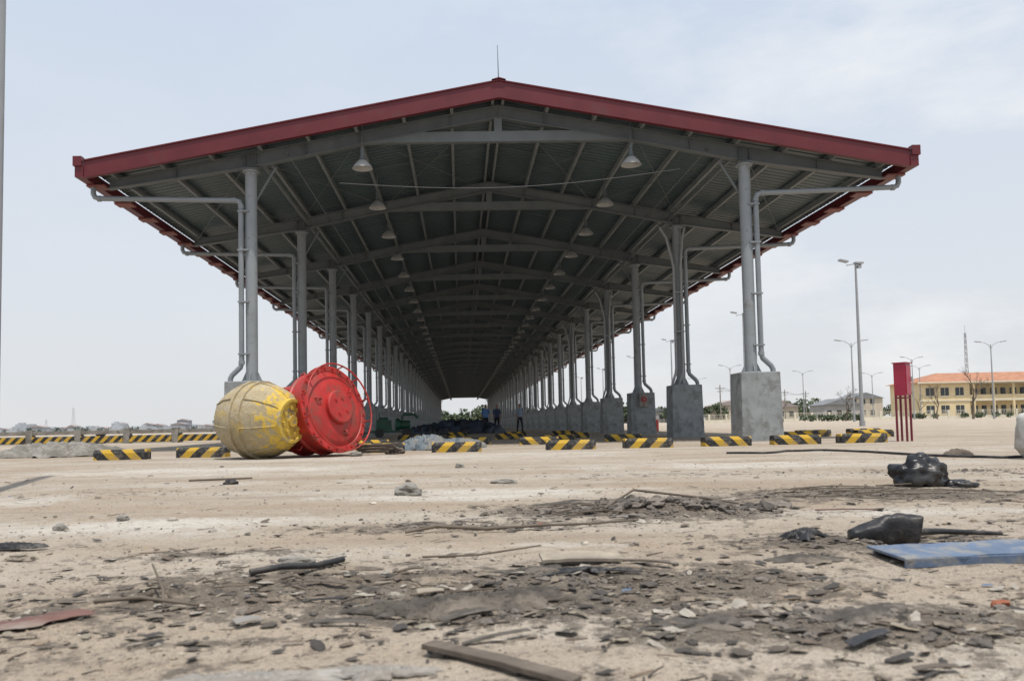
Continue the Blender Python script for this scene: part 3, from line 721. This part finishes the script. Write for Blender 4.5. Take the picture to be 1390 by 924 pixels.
# ------------------------------------------------------------------ people
def person(name,loc,rot,shirt,st=.12,arm=.1,h=1.7):
    J=[];E=[];R=[]
    def a(p,r,par=None):
        J.append(p);R.append(r)
        if par is not None:E.append((par,len(J)-1))
        return len(J)-1
    pel=a((0,0,.95),(.155,.115));sp=a((0,.01,1.14),(.14,.105),pel);ch=a((0,0,1.33),(.165,.115),sp);nb=a((0,0,1.45),(.07,.065),ch)
    nk=a((0,-.01,1.51),(.055,.055),nb);h1=a((0,-.02,1.58),(.072,.082),nk);h2=a((0,-.015,1.655),(.078,.097),h1);h3=a((0,-.005,1.72),(.055,.065),h2)
    wr=[]
    for s,k in((-1,1),(1,-1)):
        sh=a((s*.175,0,1.395),(.062,.062),ch);el=a((s*.225,.02+k*arm*.4,1.12),(.046,.046),sh);w=a((s*.225,-.05+k*arm,.88),(.03,.034),el);hd=a((s*.222,-.07+k*arm,.82),(.022,.04),w);wr.append((s,k))
        hp=a((s*.095,0,.87),(.095,.10),pel);kn=a((s*.1,-.03+k*-st*.5,.49),(.062,.066),hp);an=a((s*.105,k*-st,.10),(.042,.048),kn);to=a((s*.115,k*-st-.13,.045),(.045,.036),an)
        he=a((s*.105,k*-st+.04,.05),(.038,.04),an)
    me=bpy.data.meshes.new(name+'_sk');me.from_pydata(J,E,[]);o=bpy.data.objects.new(name+'_sk',me);COL.objects.link(o)
    sk=o.modifiers.new('s','SKIN');sk.use_smooth_shade=True
    for i,r in enumerate(R): me.skin_vertices[0].data[i].radius=r
    me.skin_vertices[0].data[0].use_root=True
    sb_=o.modifiers.new('u','SUBSURF');sb_.levels=2;sb_.render_levels=2
    dg=bpy.context.evaluated_depsgraph_get();nm=bpy.data.meshes.new_from_object(o.evaluated_get(dg))
    mb=MB();ms=[]
    vs=[tuple(v.co) for v in nm.vertices]
    for p in nm.polygons:
        c=p.center
        if c.z<.085: m=4
        elif c.z<.94 and abs(c.x)<.19: m=3
        elif c.z>1.47: m=2 if(c.z>1.69 or (c.y>.02 and c.z>1.56)) else 0
        elif abs(c.x)>.185 and c.z<1.14: m=0
        else: m=1
        ms.append((list(p.vertices),m))
    mb.v=vs
    for f,m in ms: mb.f.append(f);mb.m.append(m);mb.s.append(True)
    iv,if_=ico(2)
    def ball(c,s,m): mb.add([(c[0]+p[0]*s[0],c[1]+p[1]*s[1],c[2]+p[2]*s[2]) for p in iv],if_,m,True)
    for s in(-1,1): ball((s*.032,-.102,1.632),(.013,.01,.008),2);ball((s*.083,-.01,1.625),(.012,.022,.03),0)
    ball((0,-.118,1.605),(.013,.018,.02),0);ball((0,-.104,1.572),(.024,.008,.006),4)
    for s,k in wr:
        y0=-.075+k*arm
        for i in range(4):
            L=(.07,.08,.075,.06)[i];yy=y0-.028+i*.018
            mb.tube([(s*.222,yy,.80),(s*.22,yy-.004,.80-L*.5),(s*.208,yy-.008,.80-L)],[.0095,.009,.006],6,mat=0)
        mb.tube([(s*.215,y0-.02,.84),(s*.2,y0-.05,.81),(s*.195,y0-.055,.775)],[.011,.010,.007],6,mat=0)
    bpy.data.objects.remove(o)
    ob=mb.build(name,[M['skin'],shirt,M['hair'],M['pants'],M['shoe']],loc=loc);ob.rotation_euler=(0,0,rot);ob.scale=(h/1.76,)*3
person('man_walking',(1.45,47,0),.15,M['shirt1'],.14,.12);person('man_walking',(2.15,48,0),-.1,M['shirt2'],.05,.04);person('man_walking',(3.42,47,0),.4,M['shirt3'],-.15,-.1)

# ------------------------------------------------------------------ street lamps
def lamp(name,x,y,h,kind=0,rot=0):
    mb=MB();mb.tube([(0,0,0),(0,0,.3)],.16,10);mb.tube([(0,0,.3),(0,0,h*.5),(0,0,h)],[.11,.085,.055],12)
    if kind==0:
        mb.tube([(-.55,0,h-.05),(-.2,0,h+.02),(.2,0,h+.02),(.35,0,h-.02)],.03,8)
        mb.box(-1.0,-.5,-.13,.13,-.05,.05,mtx=Matrix.Translation((.0,0,h+.05))@Matrix.Rotation(.2,4,'Y'));mb.box(-.05,.42,-.14,.14,h+.04,h+.14)
        mb.box(.1,.3,-.1,.1,h-.2,h-.03)
    else:
        for s in(-1,1):
            pts=[(0,0,h-.6),(s*.25,0,h-.1),(s*.8,0,h+.22),(s*1.3,0,h+.3)];mb.tube(pts,.035,8)
            mb.box(-.35,.35,-.13,.13,-.05,.05,mtx=Matrix.Translation((s*1.6,0,h+.33))@Matrix.Rotation(-s*.12,4,'Y'))
    o=mb.build(name,[M['galv']],loc=(x,y,0));o.rotation_euler=(0,0,rot)
for x,y in((22.45,45),(23.4,66),(22.9,87),(23.6,109),(23.4,132),(23.4,156)): lamp('street_lamp',x,y,9.1,0,random.gauss(0,.1))
for x,y,h in((45,92,9),(44,131,9),(70,124,9.3),(66.5,100,9.3),(64,150,9),(77,150,8.4),(86,150,9.6),(50,170,9)): lamp('street_lamp',x,y,h,1,random.gauss(0,.15))
mb=MB();mb.tube([(-.03,0,0),(.03,0,9)],[.085,.075],14);mb.build('steel_pole',[M['galv']],loc=(-4.01,7,0))
P=[(58,165),(66,175),(75,186),(85,198),(50,155)]
P.sort()
for x,y in P:
    mb=MB();mb.tube([(0,0,0),(0,0,7.2)],[.16,.1],8);mb.box(-.9,.9,-.05,.05,6.5,6.62);mb.box(-.6,.6,-.051,.051,5.9,6.0);mb.build('utility_pole',[M['conc2']],loc=(x,y,0))
mb=MB()
for (a,b),(c,d) in zip(P[:-1],P[1:]):
    for o_ in(-.8,0,.8): mb.tube([(a+(c-a)*t/8+o_,b+(d-b)*t/8,6.65-.5*math.sin(math.pi*t/8)) for t in range(9)],.02,4)
mb.build('overhead_power_lines',[M['black']])

# ------------------------------------------------------------------ yellow building
def building():
    e=empty('two_storey_yellow_building',(86,150,0),(0,0,-.06))
    W=46;D=12;H=6.7;w=MB()
    w.box(0,W,2.2,D,0,H);w.box(0,9,0,2.198,0,H)
    w.box(9.02,W,0,2.19,3.15,3.45,mat=1);w.box(9.02,W,-.1,2.19,6.35,6.65,mat=1)
    w.box(-.15,9.01,-.15,-.002,3.2,3.4,mat=1)
    x=9.6
    while x<W: w.box(x,x+.4,-.02,.36,0,3.148);w.box(x,x+.4,-.02,.36,3.452,6.348);x+=3.6
    w.box(9.02,W,.05,.15,3.452,4.3,mat=0)
    w.build('walls',[M['yell'],M['cream']],e)
    g=MB()
    for st in(0,1):
        z=.9+st*3.3
        for k in range(3): 
            x0=1.0+k*2.7;g.box(x0,x0+1.5,-.04,-.003,z,z+1.5);g.box(x0-.1,x0+1.6,-.12,-.005,z-.12,z-.01,mat=1);g.box(x0+.72,x0+.78,-.06,-.041,z,z+1.5,mat=1)
        x=10.4
        while x<W-2: 
            g.box(x,x+1.2,2.15,2.197,z,z+1.4);g.box(x+1.9,x+2.8,2.15,2.197,z-.85,z+1.4);g.box(x+.57,x+.63,2.12,2.149,z,z+1.4,mat=1);x+=3.6
    g.build('windows_and_doors',[M['glass'],M['cream']],e)
    r=MB();o=.7;hz=H+.02
    def hip(x0,x1,y0,y1,z,h):
        d=(y1-y0)/2;r.add([(x0,y0,z),(x1,y0,z),(x1,y1,z),(x0,y1,z),(x0+d,y0+d,z+h),(x1-d,y0+d,z+h)],[(0,1,5,4),(1,2,5),(2,3,4,5),(3,0,4),(0,3,2,1)])
    hip(-o,W+o,-o,D+o,hz,2.0);r.box(-o-.1,W+o+.1,-o-.1,-o-.002,hz-.18,hz+.05,mat=1)
    r.build('tiled_roof',[M['orange'],M['cream']],e)
building()
def house(name,x,y,w,d,h,wm,rm,fl=1,rot=0):
    e=empty(name,(x,y,0),(0,0,rot));b=MB();b.box(0,w,0,d,0,h);b.build('walls',[wm],e)
    r=MB();r.prism([(-.4,h+.02),(w+.4,h+.02),(w*.5,h+1.6)],-.4,d+.4);r.build('roof',[rm],e)
    g=MB()
    for s in range(fl):
        x0=.8
        while x0<w-1.6: g.box(x0,x0+1.1,-.05,-.003,1+s*3,2.3+s*3);g.box(x0-.08,x0+1.18,-.1,-.004,.9+s*3,.99+s*3,mat=1);x0+=2.4
    g.build('windows',[M['glass'],M['cream']],e)
M['greyw']=mat('grey_wall',(.34,.34,.33),.9,.5,.2);M['greyr']=mat('grey_roof',(.19,.2,.21),.8,.5,.2);M['creamw']=mat('cream_wall',(.5,.45,.36),.9,.5,.2)
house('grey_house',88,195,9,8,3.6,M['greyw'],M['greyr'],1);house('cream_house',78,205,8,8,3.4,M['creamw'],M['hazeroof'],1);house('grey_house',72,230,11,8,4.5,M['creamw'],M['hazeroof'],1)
house('low_shed_building',45,235,16,8,3.4,M['greyw'],M['greyr'],1)
house('cream_house',104,215,9,8,5.5,M['creamw'],M['greyr'],2)
mb=MB();x=40
while x<140:
    mb.box(x,x+.3,140,140.3,0,1.5);mb.box(x+.302,x+2.998,140.08,140.2,0,.5)
    for k in range(9): mb.box(x+.5+k*.28,x+.54+k*.28,140.12,140.16,.502,1.4)
    mb.box(x+.302,x+2.998,140.1,140.18,1.402,1.45);x+=3
mb.build('perimeter_fence',[M['cream']])
def mast(name,x,y,h,w,m2):
    mb=MB();n=int(h/1.2)
    for k in range(3):
        a=k*2.094;mb.tube([(w*math.cos(a),w*math.sin(a),0),(w*.35*math.cos(a),w*.35*math.sin(a),h)],.05,5)
    for i in range(n):
        z0=i*h/n;z1=(i+1)*h/n;f0=w*(1-.65*z0/h);f1=w*(1-.65*z1/h)
        for k in range(3):
            a=k*2.094;b=(k+1)*2.094;mb.tube([(f0*math.cos(a),f0*math.sin(a),z0),(f1*math.cos(b),f1*math.sin(b),z1)],.03,4,mat=i%2)
    mb.tube([(0,0,h),(0,0,h+1.5)],.03,5)
    mb.build(name,[M['galv'],m2],loc=(x,y,0))
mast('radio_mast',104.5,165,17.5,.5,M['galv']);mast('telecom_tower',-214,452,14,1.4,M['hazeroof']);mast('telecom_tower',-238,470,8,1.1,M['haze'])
def bare_tree(name,x,y,h,seed):
    r=random.Random(seed);mb=MB()
    def br_(p,d,L,rad,lev):
        pts=[p];q=Vector(p);dd=Vector(d)
        for i in range(4):
            dd=(dd+Vector((r.gauss(0,.12),r.gauss(0,.12),r.gauss(.04,.06)))).normalized();q=q+dd*L/4;pts.append(tuple(q))
        mb.tube(pts,[rad,rad*.9,rad*.78,rad*.66,rad*.5],6 if lev<2 else 4)
        if lev<5:
            for k in range(r.choice((2,3,3))):
                a=r.uniform(0,6.28);t=r.uniform(.45,1.0);P0=Vector(pts[min(4,1+int(t*3.9))])
                nd=(dd+Vector((math.cos(a),math.sin(a),.15))*r.uniform(.45,.9)).normalized()
                br_(tuple(P0),nd,L*r.uniform(.55,.78),max(rad*.55,.012),lev+1)
    br_((0,0,0),(0,0,1),h*.33,h*.02,0);mb.build(name,[M['trunk']],loc=(x,y,0))
bare_tree('bare_tree',64.5,101,8.6,1);bare_tree('bare_tree',53.5,112,6.5,2);bare_tree('bare_tree',70,118,6.5,3);bare_tree('bare_tree',50,125,5.6,5);bare_tree('bare_tree',80,140,6,8)
def mk_leaf():
    T=NT('foliage');tc=T.n('ShaderNodeTexCoord').outputs['Object'];n=T.noise(tc,.8,4)
    T.l(T.mix(T.ramp(n,.35,.65),(.055,.08,.045),(.11,.14,.075)),T.b.inputs['Base Color']);T.b.inputs['Roughness'].default_value=.8;return T.mat
M['leaf']=mk_leaf()
def foliage(name,clumps,leaf,mt,per=60):
    V=[];F=[]
    for (x,y,z,r) in clumps:
        c=rng.normal(0,1,(per,3));c/=np.linalg.norm(c,axis=1)[:,None];c*=(rng.uniform(.4,1,(per,1)))*np.array([r,r,r*.75]);c+=np.array([x,y,z])
        c[:,2]=np.maximum(c[:,2],.05)
        u=rng.normal(0,1,(per,3));u/=np.linalg.norm(u,axis=1)[:,None];w=np.cross(u,rng.normal(0,1,(per,3)));w/=np.linalg.norm(w,axis=1)[:,None]
        s=leaf*rng.uniform(.6,1.3,(per,1));b=len(V)
        Q=np.stack([c-u*s-w*s*.5,c+u*s-w*s*.4,c+u*s*.8+w*s*.5,c-u*s*.7+w*s*.6],1).reshape(-1,3)
        V+=Q.tolist();F+=[(b+4*i,b+4*i+1,b+4*i+2,b+4*i+3) for i in range(per)]
    me=bpy.data.meshes.new(name);me.from_pydata(V,[],F);me.materials.append(mt);o=bpy.data.objects.new(name,me);COL.objects.link(o)
cl=[]
for i in range(80):
    x=30+random.random()*190;y=225+random.random()*40;h=2.6+3.6*fbm(np.array([x*.06]),np.array([3.]),3)[0]+random.uniform(-.6,1.2)
    for k in range(4): cl.append((x+random.gauss(0,1.5),y,h*random.uniform(.3,.9),h*.38))
foliage('distant_tree_row',cl,.45,M['leaf'],50)
cl=[]
for i in range(60):
    x=-14+random.random()*44;y=255+random.random()*20;h=3.5+random.uniform(-1,2.5)
    for k in range(4): cl.append((x+random.gauss(0,1.2),y,h*random.uniform(.3,.9),h*.36))
foliage('distant_tree_row',cl,.5,M['leaf'],40)
cl=[(55+random.gauss(0,2.5),118+random.gauss(0,1),.5,.7) for i in range(10)]+[(61,128,.8,1.1),(62,128,.6,1)]+[(90+random.gauss(0,9),138+random.gauss(0,1),.5,.7) for i in range(16)]
foliage('roadside_bushes',cl,.16,M['leaf'],90)
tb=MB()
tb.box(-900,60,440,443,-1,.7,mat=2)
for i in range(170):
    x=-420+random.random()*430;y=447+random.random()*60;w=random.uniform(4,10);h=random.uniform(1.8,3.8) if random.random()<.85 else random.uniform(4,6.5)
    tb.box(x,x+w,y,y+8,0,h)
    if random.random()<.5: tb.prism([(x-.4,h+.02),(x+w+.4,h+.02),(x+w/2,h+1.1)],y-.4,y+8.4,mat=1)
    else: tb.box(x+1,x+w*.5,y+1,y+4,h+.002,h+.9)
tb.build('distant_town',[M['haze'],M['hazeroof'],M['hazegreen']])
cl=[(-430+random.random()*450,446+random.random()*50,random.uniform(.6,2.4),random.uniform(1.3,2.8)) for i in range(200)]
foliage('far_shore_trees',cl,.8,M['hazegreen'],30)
bb=MB();x=-44.0
while x<-10.5:
    bb.box(x,x+.28,33.86,34.14,0,.62);bb.box(x+.282,x+1.998,33.9,34.1,.40,.56);x+=2
bb.build('quay_barrier',[M['conc2']])
st=MB();x=-44.0
while x<-10.5: st.box(x+.282,x+1.998,33.80,33.88,.06,.33);x+=2
o=st.build('hazard_striped_rail',[M['stripe']])
for x in(-26,-20.4,-15.5,-12.2):
    mb=MB();mb.lathe([(.001,0),(.22,0),(.2,.05),(.14,.1),(.13,.3),(.2,.36),(.22,.42),(.18,.48),(.001,.5)],18);mb.build('mooring_bollard',[M['black']],loc=(x,35.2,0))

# ------------------------------------------------------------------ light / sky
el=math.radians(73);az=math.radians(18)
sd=Vector((math.cos(el)*math.sin(az),-math.cos(el)*math.cos(az),math.sin(el)))
L=bpy.data.lights.new('sun','SUN');L.energy=3.8;L.angle=math.radians(.8);L.color=(1,.94,.86)
lo=bpy.data.objects.new('sun',L);COL.objects.link(lo);lo.rotation_euler=sd.to_track_quat('Z','Y').to_euler()
W=bpy.data.worlds.new('World');scene.world=W;W.use_nodes=True;nt=W.node_tree;bg=nt.nodes['Background']
N=nt.nodes.new;LK=nt.links.new
sky=N('ShaderNodeTexSky');sky.sky_type='NISHITA';sky.sun_disc=False;sky.sun_elevation=el;sky.sun_rotation=math.radians(180)-az
sky.dust_density=4;sky.air_density=1.0
tc=N('ShaderNodeTexCoord');mp=N('ShaderNodeMapping');mp.inputs['Scale'].default_value=(1.5,1.5,3.6);mp.inputs['Location'].default_value=(.35,.1,.2);LK(tc.outputs['Generated'],mp.inputs[0])
nz=N('ShaderNodeTexNoise');nz.inputs['Scale'].default_value=2.2;nz.inputs['Detail'].default_value=7;nz.inputs['Roughness'].default_value=.6;LK(mp.outputs[0],nz.inputs['Vector'])
cr=N('ShaderNodeValToRGB');cr.color_ramp.elements[0].position=.46;cr.color_ramp.elements[1].position=.72;LK(nz.outputs['Fac'],cr.inputs[0])
sx_=N('ShaderNodeSeparateXYZ');LK(tc.outputs['Generated'],sx_.inputs[0])
hz=N('ShaderNodeValToRGB');hz.color_ramp.elements[0].position=0.0;hz.color_ramp.elements[0].color=(.90,.915,.935,1);hz.color_ramp.elements[1].position=.55;hz.color_ramp.elements[1].color=(.71,.82,.98,1)
LK(sx_.outputs[2],hz.inputs[0])
sc_=N('ShaderNodeVectorMath');sc_.operation='SCALE';sc_.inputs['Scale'].default_value=9.9;LK(hz.outputs[0],sc_.inputs[0])
m1=N('ShaderNodeMix');m1.data_type='RGBA';m1.inputs[0].default_value=.8;LK(sky.outputs[0],m1.inputs[6]);LK(sc_.outputs[0],m1.inputs[7])
m2=N('ShaderNodeMix');m2.data_type='RGBA';m2.inputs[7].default_value=(9.5,9.55,9.6,1)
xr=N('ShaderNodeMapRange');xr.inputs['From Min'].default_value=-.1;xr.inputs['From Max'].default_value=.55;xr.inputs['To Min'].default_value=.10;xr.inputs['To Max'].default_value=.85;LK(sx_.outputs[0],xr.inputs['Value'])
mm=N('ShaderNodeMath');mm.operation='MULTIPLY';LK(xr.outputs[0],mm.inputs[1]);LK(cr.outputs[0],mm.inputs[0]);LK(mm.outputs[0],m2.inputs[0])
LK(m1.outputs[2],m2.inputs[6]);LK(m2.outputs[2],bg.inputs[0]);bg.inputs[1].default_value=.1
# ------------------------------------------------------------------ camera
cam=bpy.data.cameras.new('camera');co_=bpy.data.objects.new('camera',cam);COL.objects.link(co_)
cam.sensor_width=36;cam.lens=36*1100/1390;cam.clip_start=.05;cam.clip_end=8000
cam.shift_x=.037;cam.shift_y=.042
R_=Matrix.Rotation(math.radians(-1.0),4,'Z')@Matrix.Rotation(math.radians(90+2.9),4,'X')@Matrix.Rotation(math.radians(-1.1),4,'Z')
co_.matrix_world=Matrix.Translation((0,0,.5))@R_
cam.dof.use_dof=True;cam.dof.focus_distance=9;cam.dof.aperture_fstop=4.5
scene.camera=co_
scene.view_settings.view_transform='Standard';scene.view_settings.look='None';scene.view_settings.exposure=0
